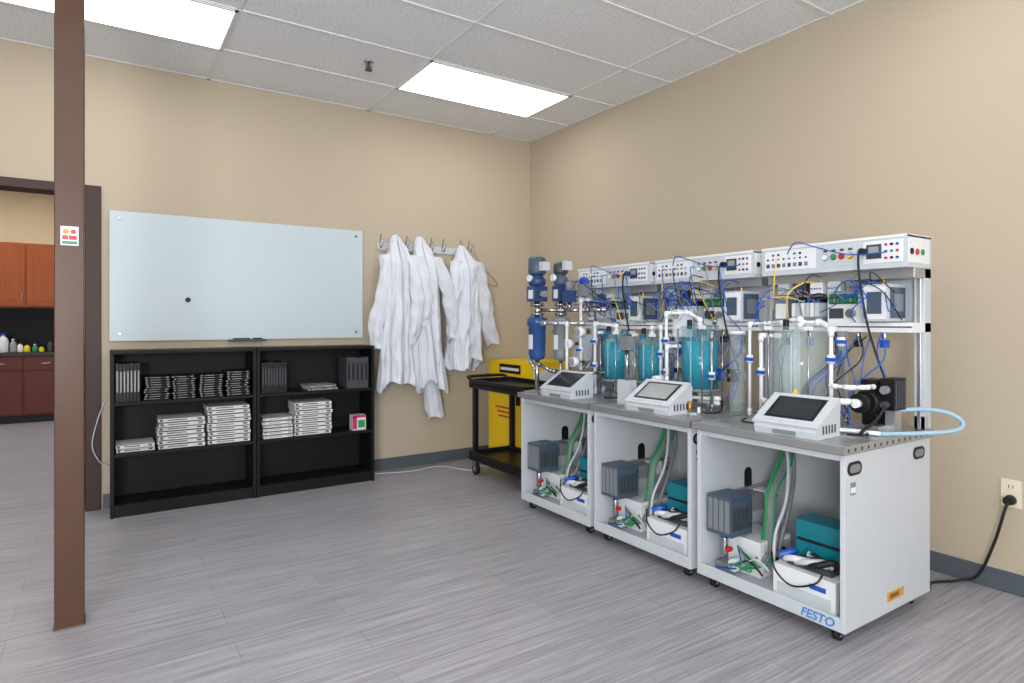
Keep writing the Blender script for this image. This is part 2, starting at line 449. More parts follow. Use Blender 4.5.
coat(-1.475, 2.05, 0.74, .12, .175, -0.02, 1,
     [([(-1.56, -0.12, 1.86), (-1.60, -0.15, 1.6), (-1.665, -0.13, 1.30), (-1.66, -0.13, 1.06)], .072),
      ([(-1.39, -0.18, 1.86), (-1.35, -0.24, 1.6), (-1.36, -0.25, 1.32), (-1.42, -0.23, 1.10)], .068)])
coat(-1.245, 2.05, 0.72, .115, .12, 0.07, 2,
     [([(-1.32, -0.17, 1.86), (-1.29, -0.24, 1.66), (-1.26, -0.25, 1.45), (-1.30, -0.22, 1.25)], .062),
      ([(-1.15, -0.17, 1.86), (-1.06, -0.21, 1.62), (-1.00, -0.22, 1.38), (-0.975, -0.21, 1.14)], .068),
      ([(-1.22, -0.13, 1.25), (-1.18, -0.16, 0.95), (-1.16, -0.15, 0.68), (-1.13, -0.15, 0.45)], .085)])
coat(-0.82, 2.0, 0.90, .125, .165, -0.05, 3,
     [([(-0.91, -0.15, 1.84), (-0.95, -0.20, 1.62), (-0.99, -0.2, 1.42), (-0.96, -0.18, 1.22)], .066),
      ([(-0.74, -0.15, 1.84), (-0.69, -0.18, 1.6), (-0.62, -0.18, 1.32), (-0.53, -0.16, 1.08)], .085)])
q = B()
q.box((-1.62, -0.015, 1.915), (-0.72, -0.001, 1.975), LGREY)
for hx in (-1.60, -1.475, -1.36, -1.245, -1.12, -1.0, -0.82, -0.73):
    q.tube([(hx, -0.014, 1.95), (hx, -0.05, 1.93), (hx, -0.075, 1.96), (hx, -0.08, 2.01)], 0.005, STEEL)
    q.tube([(hx, -0.014, 1.96), (hx, -0.04, 2.02), (hx, -0.05, 2.05)], 0.004, STEEL)
q.build('coat_hook_rack')
q = B()
q.tube([(-0.73, -0.085, 1.96), (-0.74, -0.085, 2.0), (-0.70, -0.085, 1.99), (-0.69, -0.085, 1.92), (-0.60, -0.085, 1.80), (-0.45, -0.085, 1.66), (-0.47, -0.085, 1.63), (-0.60, -0.085, 1.66), (-0.66, -0.085, 1.72), (-0.68, -0.085, 1.90)], 0.0035, STEEL)
q.build('wire_coat_hanger')

# ------------------------------------------------------------------ safety cabinet
q = B()
x0, x1, y0, y1, zt = -0.53, -0.03, -0.67, -0.07, 0.935
q.box((x0, y0, 0.05), (x1, y1, zt), SAFEY)
q.box((x0+0.02, y0+0.02, 0), (x1-0.02, y1-0.02, 0.05), SAFEY)
q.box((x0-0.012, y0+0.02, 0.08), (x0, y1-0.02, zt-0.16), SAFEY)
q.box((x0-0.005, y0+0.06, zt-0.11), (x0, y1-0.2, zt-0.03), BLACK)
q.box((x0-0.006, y0+0.08, zt-0.085), (x0-0.005, y1-0.22, zt-0.06), WHITE)
for k in range(3): q.box((x0-0.014, y0+0.14, 0.50-k*0.04), (x0-0.012, y1-0.14-(k*0.03), 0.515-k*0.04), RED)
q.box((x0-0.03, y0+0.05, 0.55), (x0-0.012, y0+0.09, 0.66), BLACK)
q.box((x0+0.1, y0-0.003, zt-0.2), (x1-0.1, y0, zt-0.08), WHITE)
q.build('flammable_storage_cabinet', bevel=0.006)

# ------------------------------------------------------------------ black utility cart
q = B()
x0, x1, y0, y1 = -1.0, -0.57, -1.36, -0.52
for z in (0.76, 0.15):
    q.box((x0, y0, z), (x1, y1, z+0.012), BLACK)
    for a, b in (((x0, y0), (x1, y0+0.02)), ((x0, y1-0.02), (x1, y1)), ((x0, y0), (x0+0.02, y1)), ((x1-0.02, y0), (x1, y1))):
        q.box((a[0], a[1], z-0.03), (b[0], b[1], z+0.045), BLACK)
for cx in (x0+0.03, x1-0.03):
    for cy in (y0+0.04, y1-0.06):
        q.box((cx-0.02, cy-0.02, 0.16), (cx+0.02, cy+0.02, 0.77), BLACK)
        q.cyl((cx, cy, 0.075), (cx, cy, 0.13), 0.016, STEEL)
        q.box((cx-0.022, cy-0.03, 0.07), (cx-0.016, cy+0.02, 0.11), STEEL); q.box((cx+0.016, cy-0.03, 0.07), (cx+0.022, cy+0.02, 0.11), STEEL)
        q.cyl((cx-0.014, cy-0.01, 0.05), (cx+0.014, cy-0.01, 0.05), 0.05, RUB)
        q.cyl((cx-0.018, cy-0.01, 0.05), (cx+0.018, cy-0.01, 0.05), 0.022, GREY)
q.tube([(x0+0.03, y1-0.01, 0.79), (x0+0.03, y1+0.06, 0.81), (x0+0.08, y1+0.10, 0.815), (x1-0.08, y1+0.10, 0.815), (x1-0.03, y1+0.06, 0.81), (x1-0.03, y1-0.01, 0.79)], 0.013, BLACK)
q.build('utility_cart', bevel=0.004)

# ------------------------------------------------------------------ process training stations
XF, XB, W = -1.17, -0.45, 0.725
def station(yf, kind):
    T = lambda X, v, z: (X, yf-v, z)
    root = empty('process_training_workstation', (-0.81, yf-W/2, 0))
    rnd = random.Random(kind*7+1)
    q = B(T); t = 0.02; z0, z1 = 0.06, 0.765
    q.box((XF, 0, z0), (XB, t, z1), PANEL); q.box((XF, W-t, z0), (XB, W, z1), PANEL)
    q.box((XB-t, t, z0), (XB, W-t, z1), PANEL)
    q.box((XF+0.01, t, z0), (XB-t, W-t, z0+0.03), PANEL)
    q.box((XF, t, z0), (XF+0.012, W-t, z0+0.055), LGREY)
    q.box((XF+0.01, t, z1-0.03), (XF+0.03, W-t, z1), LGREY)
    q.build('cabinet', parent=root, bevel=0.002)
    q = B(T)
    def slot(X, z, w, h, v, dv, vert=False):
        n = 24; P = []
        for k in range(n):
            a = 2*math.pi*k/n; ww, hh = (w/2-h/2, 0) if not vert else (0, w/2-h/2)
            P.append((X+(ww if math.cos(a) > 0 else -ww)+h/2*math.cos(a), z+(hh if math.sin(a) > 0 else -hh)+h/2*math.sin(a)))
        q.prism(P, 1, v, v+dv, BLACK)
        q.prism([(X+(a-X)*0.75, z+(b-z)*0.6) for a, b in P], 1, v, v+dv*1.4, GREY if not vert else RUB)
    slot(-1.10, 0.705, 0.105, 0.055, W, 0.003); slot(-0.56, 0.705, 0.105, 0.055, W, 0.003)
    slot(-0.80, 0.46, 0.15, 0.06, t, 0.003, True)
    q.box((-1.13, W, 0.60), (-1.09, W+0.001, 0.65), GREY); q.box((-1.128, W+0.001, 0.608), (-1.092, W+0.0015, 0.63), WHITE)
    q.box((-0.84, W, 0.105), (-0.70, W+0.0015, 0.145), ORANGE); q.box((-0.82, W+0.0015, 0.115), (-0.74, W+0.002, 0.135), BRASS)
    q.build('cabinet_fittings', parent=root)
    q = B(T)
    for cx in (XF+0.06, XB-0.06):
        for cv in (0.06, W-0.06):
            q.cyl((cx, cv-0.012, 0.026), (cx, cv+0.012, 0.026), 0.026, RUB)
            q.cyl((cx, cv-0.014, 0.026), (cx, cv+0.014, 0.026), 0.012, GREY)
            q.box((cx-0.018, cv-0.018, 0.028), (cx+0.018, cv-0.014, 0.058), BLACK); q.box((cx-0.018, cv+0.014, 0.028), (cx+0.018, cv+0.018, 0.058), BLACK)
            q.box((cx-0.025, cv-0.025, 0.055), (cx+0.025, cv+0.025, 0.061), STEEL)
    q.build('casters', parent=root)
    q = B(T)
    q.box((XF-0.02, -0.008, 0.765), (XB+0.01, W+0.008, 0.788), DGREY)
    n = 15; x = XF-0.02; w = (XB+0.01-x)/n
    for k in range(n): q.box((x+k*w+0.004, -0.008, 0.788), (x+(k+1)*w-0.004, W+0.008, 0.80), ALU)
    q.box((XF-0.026, -0.01, 0.768), (XF-0.02, W+0.01, 0.80), ALU)
    q.box((XF-0.026, W+0.008, 0.768), (XB+0.01, W+0.012, 0.802), ALU)
    for k in range(n): q.box((x+(k+0.5)*w-0.006, W+0.012, 0.776), (x+(k+0.5)*w+0.006, W+0.0135, 0.79), DGREY)
    q.build('grooved_worktop', parent=root, bevel=0.0008)
    q = B(T)
    for v in (0.0, W-0.045):
        q.box((-0.50, v, 0.80), (-0.44, v+0.045, 1.53), LGREY)
        q.box((-0.505, v+0.014, 0.80), (-0.50, v+0.03, 1.49), ALU)
        q.box((-0.50, v-0.001, 0.80), (-0.485, v+0.05, 0.86), ALU)
    q.box((-0.62, 0.0, 1.24), (-0.44, W, 1.285), WHITE)
    q.box((-0.625, 0.0, 1.262), (-0.62, W, 1.268), DGREY)
    q.box((-0.60, 0.0, 1.485), (-0.44, W, 1.53), ALU)
    q.box((-0.455, 0.045, 1.285), (-0.44, W-0.045, 1.49), LGREY)
    q.build('upright_frame', parent=root, bevel=0.002)
    q = B(T); fx = -0.667
    q.box((fx, 0.01, 1.53), (-0.44, W, 1.672), LGREY)
    q.box((fx-0.004, 0.01, 1.664), (-0.44, W, 1.676), WHITE)
    q.box((fx-0.003, 0.03, 1.555), (fx, 0.31, 1.655), WHITE)
    q.box((fx-0.003, 0.33, 1.555), (fx, 0.52, 1.655), PANEL)
    q.box((fx-0.003, 0.54, 1.555), (fx, 0.71, 1.655), WHITE)
    for k in range(8):
        v = 0.05+k*0.03
        if k in (1, 2, 5, 6): q.cyl((fx-0.008, v, 1.635), (fx-0.002, v, 1.635), 0.006, (RED, BLUE, BLACK, BLUE)[k % 4], n=10)
        q.cyl((fx-0.008, v, 1.612), (fx-0.002, v, 1.612), 0.005, (BLACK, BLUE, GREY)[k % 3], n=10)
        q.box((fx-0.005, v-0.009, 1.57), (fx-0.002, v+0.009, 1.59), GREY if k % 2 else NAVY)
    for k in range(4):
        v = 0.36+k*0.04
        q.cyl((fx-0.014, v, 1.60), (fx-0.002, v, 1.60), 0.012, (WHITE, GREEN, RED, YEL)[k], n=16)
        q.cyl((fx-0.006, v, 1.60), (fx-0.002, v, 1.60), 0.016, STEEL, n=16)
        q.box((fx-0.004, v-0.01, 1.625), (fx-0.002, v+0.01, 1.636), INK)
    q.box((fx-0.008, 0.555, 1.575), (fx-0.002, 0.62, 1.64), DGREY); q.box((fx-0.009, 0.565, 1.60), (fx-0.008, 0.61, 1.63), SCREEN2)
    for k in range(3):
        for j in range(3):
            q.cyl((fx-0.009, 0.64+k*0.024, 1.575+j*0.03), (fx-0.002, 0.64+k*0.024, 1.575+j*0.03), 0.006, (RED, BLACK, BLUE, GREEN)[(k+j*2) % 4], n=10)
        q.cyl((-0.63+k*0.05, W-0.001, 1.60), (-0.63+k*0.05, W+0.007, 1.60), 0.014, (BLACK, RED, GREEN)[k % 3], n=14)
    q.box((-0.655, W-0.001, 1.55), (-0.46, W+0.002, 1.66), WHITE)
    q.build('control_box', parent=root, bevel=0.0015)
    # devices on mid rail
    q = B(T); zb = 1.285
    q.box((-0.60, 0.04, zb), (-0.48, 0.12, zb+0.12), GREY); q.box((-0.605, 0.05, zb+0.02), (-0.60, 0.11, zb+0.10), WHITE)
    q.box((-0.60, 0.14, zb), (-0.50, 0.30, zb+0.03), ALU)
    for k in range(6):
        q.box((-0.61, 0.145+k*0.025, zb+0.03), (-0.51, 0.165+k*0.025, zb+0.10), LGREY if k % 2 else WHITE)
        q.cyl((-0.595, 0.155+k*0.025, zb+0.10), (-0.595, 0.155+k*0.025, zb+0.118), 0.007, BLUE, n=10)
        q.box((-0.575, 0.148+k*0.025, zb+0.10), (-0.52, 0.162+k*0.025, zb+0.13), BLACK)
    q.box((-0.58, 0.32, zb), (-0.50, 0.50, zb+0.15), WHITE)
    q.box((-0.585, 0.33, zb+0.09), (-0.58, 0.47, zb+0.14), PCB)
    for k in range(7): q.box((-0.595, 0.333+k*0.02, zb+0.10), (-0.585, 0.347+k*0.02, zb+0.12), (GREEN, GREY)[k % 2])
    q.box((-0.585, 0.33, zb+0.02), (-0.58, 0.40, zb+0.07), DGREY); q.cyl((-0.60, 0.44, zb+0.045), (-0.58, 0.44, zb+0.045), 0.022, STEEL)
    q.box((-0.66, 0.53, zb+0.005), (-0.50, 0.645, zb+0.175), LGREY)
    q.box((-0.668, 0.54, zb+0.015), (-0.66, 0.635, zb+0.165), WHITE); q.box((-0.672, 0.555, zb+0.04), (-0.668, 0.62, zb+0.14), SLATE)
    q.box((-0.645, 0.645, zb+0.02), (-0.515, 0.651, zb+0.16), SLATE); q.box((-0.62, 0.651, zb+0.05), (-0.54, 0.654, zb+0.13), GREY)
    q.cyl((-0.58, 0.585, zb+0.175), (-0.58, 0.585, zb+0.2), 0.012, BRASS)
    for k in range(5):
        v = 0.06+k*0.09
        q.box((-0.60, v, 1.43), (-0.52, v+0.065, 1.487), (LGREY, DGREY, WHITE, LGREY, GREY)[k])
        for j in range(4): q.cyl((-0.606, v+0.01+j*0.015, 1.455), (-0.598, v+0.01+j*0.015, 1.455), 0.0045, BLUE if (k+j) % 2 else STEEL, n=8)
    for k in range(5):
        v = 0.12+k*0.12
        q.cyl((-0.60, v, 1.20), (-0.60, v, 1.245), 0.010, STEEL, n=10); q.box((-0.615, v-0.015, 1.17), (-0.585, v+0.015, 1.205), (BLACK, BLUE, LGREY)[k % 3])
    q.build('rail_mounted_devices', parent=root, bevel=0.0012)
    # loose cables
    q = B(T)
    cols = [BLUE, BLUE, BLUE, BLACK, BLUE, YEL, GREY, BLUE, GREY, BLACK]
    for k in range(26 if kind != 3 else 20):
        a = Vector((-0.60-rnd.random()*0.06, rnd.uniform(0.06, 0.64), rnd.uniform(1.38, 1.54)))
        b = Vector((-0.60-rnd.random()*0.14, min(0.69, max(0.03, a.y+rnd.uniform(-0.25, 0.25))), rnd.uniform(1.24, 1.42)))
        mid = (a+b)/2+Vector((-0.04-rnd.random()*0.06, rnd.uniform(-0.08, 0.08), rnd.uniform(-0.07, 0.09)))
        q.tube([a, a*0.6+mid*0.4+Vector((-0.02, 0, 0.02)), mid, b], 0.0028, cols[k % 10], n=6)
    for k in range(9):
        v = rnd.uniform(0.1, 0.62)
        q.tube([(-0.62, v, 1.22), (-0.70, v+rnd.uniform(-.06, .06), 1.14), (-0.72, v+rnd.uniform(-.1, .1), 1.0), (-0.70, v+rnd.uniform(-.05, .05), 0.84)], 0.003, (BLUE, BLACK, GREY, BLUE)[k % 4], n=6)
    if kind != 3:
        for k in range(5):
            a = 0.1+0.11*k+rnd.uniform(-.02, .02)
            q.tube([(-0.672, a, 1.61), (-0.73, a+0.02, 1.60), (-0.75, a+0.06, 1.48), (-0.71, a+0.05, 1.40), (-0.64, a, 1.36)], 0.003, (BLUE, BLACK, BLUE, GREY, BLUE)[k], n=6)
    q.tube([(-0.675, 0.545, 1.61), (-0.72, 0.545, 1.60), (-0.74, 0.56, 1.48), (-0.72, 0.59, 1.25), (-0.69, 0.64, 1.05), (-0.66, 0.66, 0.98)], 0.005, RUB)
    q.cyl((-0.70, 0.545, 1.61), (-0.664, 0.545, 1.61), 0.016, RUB)
    q.tube([(-0.672, 0.16, 1.635), (-0.74, 0.25, 1.68), (-0.72, 0.34, 1.65), (-0.72, 0.5, 1.60), (-0.68, 0.64, 1.60)], 0.003, BLUE, n=6)
    q.tube([(-0.672, 0.10, 1.61), (-0.72, 0.12, 1.52), (-0.70, 0.10, 1.40), (-0.66, 0.07, 1.35)], 0.003, YEL, n=6)
    q.build('loose_cables', parent=root)
    # interior
    q = B(T)
    q.box((-1.14, 0.035, 0.27), (-0.98, 0.175, 0.455), SLATE)
    for k in range(4): q.box((-1.145, 0.045+k*0.032, 0.29), (-1.14, 0.070+k*0.032, 0.44), GREY)
    for k in range(5): q.box((-1.135+k*0.031, 0.175, 0.30), (-1.112+k*0.031, 0.18, 0.43), DGREY)
    q.box((-1.13, 0.178, 0.405), (-1.0, 0.182, 0.445), SLATE)
    q.box((-0.98, 0.022, 0.34), (-0.58, 0.045, 0.44), ALU)
    for k in range(3): q.box((-0.98, 0.045, 0.355+k*0.03), (-0.58, 0.05, 0.365+k*0.03), STEEL)
    q.box((-0.93, 0.05, 0.35), (-0.82, 0.13, 0.43), GREY); q.box((-0.80, 0.05, 0.35), (-0.72, 0.12, 0.43), WHITE)
    q.box((-1.04, 0.06, 0.09), (-0.80, 0.26, 0.255), WHITE)
    q.box((-1.02, 0.26, 0.11), (-0.82, 0.264, 0.24), PANEL)
    for k in range(4): q.cyl((-1.0+k*0.045, 0.262, 0.20), (-1.0+k*0.045, 0.27, 0.20), 0.009, (BLACK, GREY, BLUE, BLACK)[k], n=12)
    q.box((-0.96, 0.264, 0.13), (-0.87, 0.27, 0.17), INK)
    q.cyl((-1.09, 0.10, 0.15), (-1.09, 0.10, 0.25), 0.018, STEEL); q.cyl((-1.09, 0.10, 0.25), (-1.09, 0.10, 0.27), 0.014, BLUE)
    q.cyl((-1.11, 0.13, 0.20), (-1.08, 0.13, 0.20), 0.012, RED); q.cyl((-1.12, 0.17, 0.14), (-1.08, 0.17, 0.14), 0.03, WHITE)
    q.box((-1.11, 0.06, 0.09), (-1.05, 0.16, 0.13), GREY)
    q.build('programmable_controller', parent=root, bevel=0.003)
    q = B(T)
    q.box((-1.12, 0.38, 0.09), (-0.86, 0.66, 0.225), WHITE)
    q.box((-1.123, 0.40, 0.105), (-1.12, 0.64, 0.15), LGREY)
    q.box((-1.124, 0.55, 0.17), (-1.12, 0.62, 0.19), BLUE)
    q.box((-1.08, 0.42, 0.225), (-0.92, 0.62, 0.245), DGREY)
    q.box((-0.98, 0.40, 0.245), (-0.84, 0.62, 0.40), TEAL)
    q.box((-0.985, 0.41, 0.31), (-0.98, 0.61, 0.322), RUB)
    for k in range(3):
        q.tube([(-1.09, 0.42+k*0.05, 0.25), (-1.10, 0.47+k*0.05, 0.265), (-1.07, 0.54+k*0.04, 0.262+k*0.012), (-1.04, 0.58+k*0.02, 0.255), (-1.05, 0.50, 0.285)], 0.014, (WHITE, LGREY, RUB)[k])
    q.tube([(-1.10, 0.40, 0.26), (-1.06, 0.44, 0.28), (-1.02, 0.42, 0.265)], 0.016, BLUE)
    q.tube([(-1.11, 0.60, 0.24), (-1.135, 0.58, 0.20), (-1.14, 0.48, 0.16), (-1.135, 0.40, 0.20), (-1.10, 0.36, 0.26)], 0.004, RUB)
    q.build('power_supply_unit', parent=root, bevel=0.004)
    q = B(T)
    for k, c in enumerate((GREEN, GREEN, GREY, GREY, GREY, GREEN)):
        o = k*0.009
        q.tube([(-0.75+o, 0.18, 0.755), (-0.80+o, 0.20+o, 0.62), (-0.90, 0.20+o, 0.46), (-0.95, 0.22+o, 0.32), (-1.05+o, 0.24+o, 0.17), (-1.11, 0.16+o, 0.13)], 0.0048, c, n=8)
    q.tube([(-0.7, 0.2, 0.75), (-0.74, 0.24, 0.55), (-0.84, 0.28, 0.40), (-0.95, 0.30, 0.22), (-0.98, 0.36, 0.12), (-0.90, 0.33, 0.11)], 0.010, GREY)
    q.tube([(-0.78, 0.21, 0.75), (-0.82, 0.26, 0.60), (-0.90, 0.30, 0.44), (-1.0, 0.31, 0.30), (-1.04, 0.33, 0.14)], 0.008, LGREY)
    for k in range(6):
        q.tube([(-1.10, 0.06+k*0.02, 0.10), (-1.14, 0.10+k*0.04, 0.115+k*0.02), (-1.11, 0.2+k*0.03, 0.14+0.03*(k % 2)), (-1.07, 0.16, 0.22)], 0.004, (BLUE, GREY, GREEN, GREEN, RUB, LGREY)[k], n=6)
    q.build('internal_cable_bundle', parent=root)
    # tanks
    def tank(X, v, r, za, zb2, level, upper, name='water_tank'):
        q = B(T)
        q.rev((X, v, za-0.02), [(r*0.9, 0), (r*1.12, 0.004), (r*1.12, 0.02)], PVC if kind == 3 else GREY)
        q.rev((X, v, zb2), [(r*1.12, 0), (r*1.12, 0.012), (r*0.8, 0.018)], AQUA if kind != 3 else ACRYL)
        q.rev((X, v, za), [(r, 0), (r, zb2-za)], upper, n=40)
        if level > za: q.rev((X, v, za+0.002), [(r*0.96, 0), (r*0.96, level-za)], WATER, n=40)
        for a in range(4):
            an = math.pi/4+a*math.pi/2; dx, dv = math.cos(an)*r*1.2, math.sin(an)*r*1.2
            q.cyl((X+dx, v+dv, 0.80), (X+dx, v+dv, zb2+0.01), 0.004, STEEL, n=10)
            q.box((X+dx-0.012, v+dv-0.012, 0.80), (X+dx+0.012, v+dv+0.012, 0.82), ALU)
            q.box((X+min(0, dx), v+dv-0.005, za-0.03), (X+max(0, dx), v+dv+0.005, za-0.02), ALU)
            q.box((X+dx-0.014, v+dv-0.014, zb2), (X+dx+0.014, v+dv+0.014, zb2+0.018), PVC)
        q.pvc([(X, v, zb2+0.02), (X, v, zb2+0.05)], 0.014)
        q.pvc([(X, v, za-0.02), (X, v, 0.845), (X, v+0.12, 0.845)], 0.012)
        q.cyl((X-r*0.5, v-r*0.3, zb2), (X-r*0.5, v-r*0.3, zb2+0.05), 0.014, BLACK)
        q.cyl((X-r-0.012, v+r*0.3, za+0.02), (X-r-0.012, v+r*0.3, zb2-0.03), 0.005, ACRYL, n=10)
        q.build(name, parent=root)
    def valve(q, p, c=BLUE):
        X, v, z = p
        q.cyl((X, v, z-0.02), (X, v, z+0.02), 0.017, PVC); q.cyl((X, v, z), (X-0.03, v, z), 0.007, PVC)
        q.box((X-0.037, v-0.007, z-0.008), (X-0.028, v+0.04, z+0.008), c)
    if kind == 3: tank(-0.80, 0.31, 0.12, 0.915, 1.25, 0, ACRYL)
    if kind == 2:
        tank(-0.80, 0.475, 0.10, 0.92, 1.25, 1.18, AQUA); tank(-0.80, 0.11, 0.085, 0.93, 1.20, 1.14, AQUA)
    if kind == 1: tank(-0.80, 0.56, 0.085, 0.92, 1.21, 1.16, AQUA)
    # piping
    q = B(T)
    if kind == 3:
        q.pvc([(-0.86, 0.14, 0.82), (-0.86, 0.14, 1.22), (-0.80, 0.20, 1.22)], 0.012)
        q.pvc([(-0.86, 0.495, 0.86), (-0.86, 0.495, 1.25), (-0.80, 0.42, 1.285), (-0.80, 0.31, 1.285)], 0.011)
        q.pvc([(-0.86, 0.15, 0.90), (-0.92, 0.30, 0.87), (-0.92, 0.44, 0.87), (-0.86, 0.495, 0.87)], 0.012)
        q.pvc([(-0.86, 0.495, 1.0), (-0.86, 0.58, 1.0), (-0.80, 0.62, 1.0), (-0.72, 0.62, 1.0)], 0.010)
        q.pvc([(-0.90, 0.50, 0.94), (-0.90, 0.58, 0.94), (-0.80, 0.60, 0.94)], 0.012)
        q.pvc([(-0.84, 0.06, 0.82), (-0.84, 0.06, 1.28), (-0.70, 0.06, 1.28), (-0.70, 0.22, 1.30)], 0.009)
        for p in ((-0.86, 0.14, 1.04), (-0.86, 0.495, 1.12), (-0.84, 0.06, 1.1)): valve(q, p)
        valve(q, (-0.84, 0.53, 1.2))
        for p in ((-0.80, 0.22, 1.28), (-0.80, 0.40, 1.285), (-0.86, 0.495, 1.25)): q.sph(p, 0.018, PVC)
    elif kind == 2:
        q.pvc([(-0.88, 0.30, 0.82), (-0.88, 0.30, 1.34), (-0.80, 0.40, 1.34), (-0.80, 0.475, 1.30)], 0.011)
        q.pvc([(-0.88, 0.62, 0.82), (-0.88, 0.62, 1.22), (-0.80, 0.58, 1.30)], 0.010, STEEL)
        q.pvc([(-0.90, 0.08, 0.87), (-0.90, 0.30, 0.87), (-0.90, 0.42, 0.87), (-0.80, 0.60, 0.87)], 0.012)
        q.pvc([(-0.84, 0.22, 0.90), (-0.84, 0.22, 1.26), (-0.80, 0.11, 1.24)], 0.011)
        for p in ((-0.88, 0.30, 1.0), (-0.88, 0.30, 1.18), (-0.84, 0.22, 1.1), (-0.88, 0.62, 1.0)): valve(q, p)
        for k in range(3): q.cyl((-0.95, 0.27, 0.86+k*0.05), (-0.84, 0.27, 0.86+k*0.05), 0.018, PVC)
        q.cyl((-0.72, 0.66, 0.80), (-0.72, 0.66, 1.22), 0.04, ACRYL, n=28); q.cyl((-0.72, 0.66, 1.22), (-0.72, 0.66, 1.24), 0.046, PVC)
        q.pvc([(-0.93, 0.35, 0.95), (-0.93, 0.35, 1.15), (-0.86, 0.38, 1.15)], 0.010)
        q.box((-0.76, 0.24, 1.20), (-0.70, 0.34, 1.36), WHITE); q.cyl((-0.79, 0.29, 1.33), (-0.76, 0.29, 1.33), 0.032, WHITE); q.cyl((-0.795, 0.29, 1.33), (-0.79, 0.29, 1.33), 0.026, SCREEN2)
        q.box((-1.0, 0.02, 0.80), (-0.94, 0.12, 0.94), LGREY); q.cyl((-0.97, 0.07, 0.94), (-0.97, 0.07, 1.12), 0.014, STEEL); q.box((-1.0, 0.04, 1.12), (-0.94, 0.10, 1.20), GREY)
    else:
        for X, v, zt, sc in ((-1.07, 0.05, 1.745, 1.08), (-0.97, 0.19, 1.70, 0.88)):
            q.cyl((X, v, 0.80), (X, v, 1.06), 0.014*sc, STEEL)
            q.box((X-0.03, v-0.03, 0.80), (X+0.03, v+0.03, 0.815), ALU)
            q.rev((X, v, 1.02), [(0.02*sc, 0), (0.048*sc, 0.012), (0.054*sc, 0.04), (0.056*sc, 0.24), (0.066*sc, 0.245), (0.066*sc, 0.29), (0.045*sc, 0.305)], BOWL if v < .1 else GREY)
            q.box((X-0.058*sc, v-0.012, 1.10), (X-0.054*sc, v+0.03, 1.20), WHITE)
            q.cyl((X, v, 1.31), (X, v, 1.43), 0.018*sc, STEEL)
            for zz in (1.335, 1.40):
                q.rev((X, v, zz), [(0.048*sc, 0), (0.048*sc, 0.014)], STEEL)
                for a in range(6): q.cyl((X+0.038*sc*math.cos(a*1.047), v+0.038*sc*math.sin(a*1.047), zz-0.006), (X+0.038*sc*math.cos(a*1.047), v+0.038*sc*math.sin(a*1.047), zz+0.022), 0.005, STEEL, n=6)
            q.box((X-0.05*sc, v-0.045*sc, 1.43), (X+0.05*sc, v+0.045*sc, 1.535), NAVY)
            q.box((X-0.052*sc, v-0.025*sc, 1.45), (X-0.05*sc, v+0.025*sc, 1.51), WHITE)
            q.rev((X, v, 1.535), [(0.03*sc, 0), (0.055*sc, 0.008), (0.057*sc, 0.05), (0.04*sc, 0.065), (0.04*sc, 0.085)], NAVY if v < .1 else SLATE)
            q.rev((X, v, 1.62), [(0.052*sc, 0), (0.058*sc, 0.01), (0.056*sc, zt-1.635), (0.03*sc, zt-1.62)], SLATE if v < .1 else DGREY)
            q.cyl((X, v-0.045*sc, 1.48), (X, v-0.085*sc, 1.48), 0.026*sc, LGREY); q.cyl((X, v+0.045*sc, 1.48), (X, v+0.09*sc, 1.48), 0.022*sc, GREY)
            q.box((X-0.03, v+0.06*sc, 1.64), (X+0.03, v+0.10*sc, 1.70), LGREY)
            q.cyl((X-0.05, v, 1.59), (X-0.075, v, 1.59), 0.022, WHITE)
        q.pvc([(-1.07, 0.05, 1.37), (-0.97, 0.19, 1.37), (-0.86, 0.32, 1.37), (-0.80, 0.45, 1.37)], 0.015, STEEL)
        q.pvc([(-1.09, -0.01, 1.28), (-1.07, 0.12, 1.28), (-1.0, 0.24, 1.28), (-0.9, 0.34, 1.28)], 0.017, ALU)
        q.pvc([(-1.09, -0.01, 1.28), (-1.09, -0.01, 1.02), (-1.07, 0.03, 0.95)], 0.014, ALU)
        q.pvc([(-1.07, 0.05, 1.0), (-1.02, 0.16, 0.95), (-0.95, 0.34, 0.95), (-0.82, 0.46, 0.95)], 0.015, STEEL)
        q.pvc([(-0.98, 0.27, 0.82), (-0.98, 0.27, 1.28)], 0.012)
        q.pvc([(-0.90, 0.32, 0.82), (-0.90, 0.32, 1.44), (-0.82, 0.32, 1.44)], 0.012)
        q.pvc([(-0.86, 0.42, 0.82), (-0.86, 0.42, 1.28), (-0.80, 0.56, 1.26)], 0.012)
        for p in ((-0.90, 0.32, 1.1), (-0.86, 0.42, 1.0), (-0.86, 0.42, 1.16)): valve(q, p)
        for v, z in ((0.26, 1.14), (0.38, 1.22), (0.32, 1.02), (0.13, 1.22)):
            q.cyl((-0.98, v, z), (-0.93, v, z), 0.032, WHITE); q.cyl((-0.984, v, z), (-0.98, v, z), 0.027, SCREEN2); q.cyl((-0.93, v, z), (-0.88, v, z), 0.012, BRASS)
        q.box((-0.84, 0.16, 1.02), (-0.72, 0.26, 1.20), LGREY); q.box((-0.80, 0.32, 1.0), (-0.70, 0.40, 1.15), GREY)
        q.box((-1.0, 0.245, 1.42), (-0.93, 0.31, 1.50), NAVY); q.cyl((-0.965, 0.277, 1.37), (-0.965, 0.277, 1.42), 0.014, STEEL); q.cyl((-0.965, 0.277, 1.5), (-0.965, 0.277, 1.56), 0.026, GREY)
        q.box((-0.94, 0.33, 1.46), (-0.88, 0.40, 1.54), GREY); q.box((-0.93, 0.34, 1.54), (-0.89, 0.39, 1.58), BLUE)
        q.cyl((-0.75, 0.66, 0.80), (-0.75, 0.66, 1.2), 0.035, ACRYL, n=28)
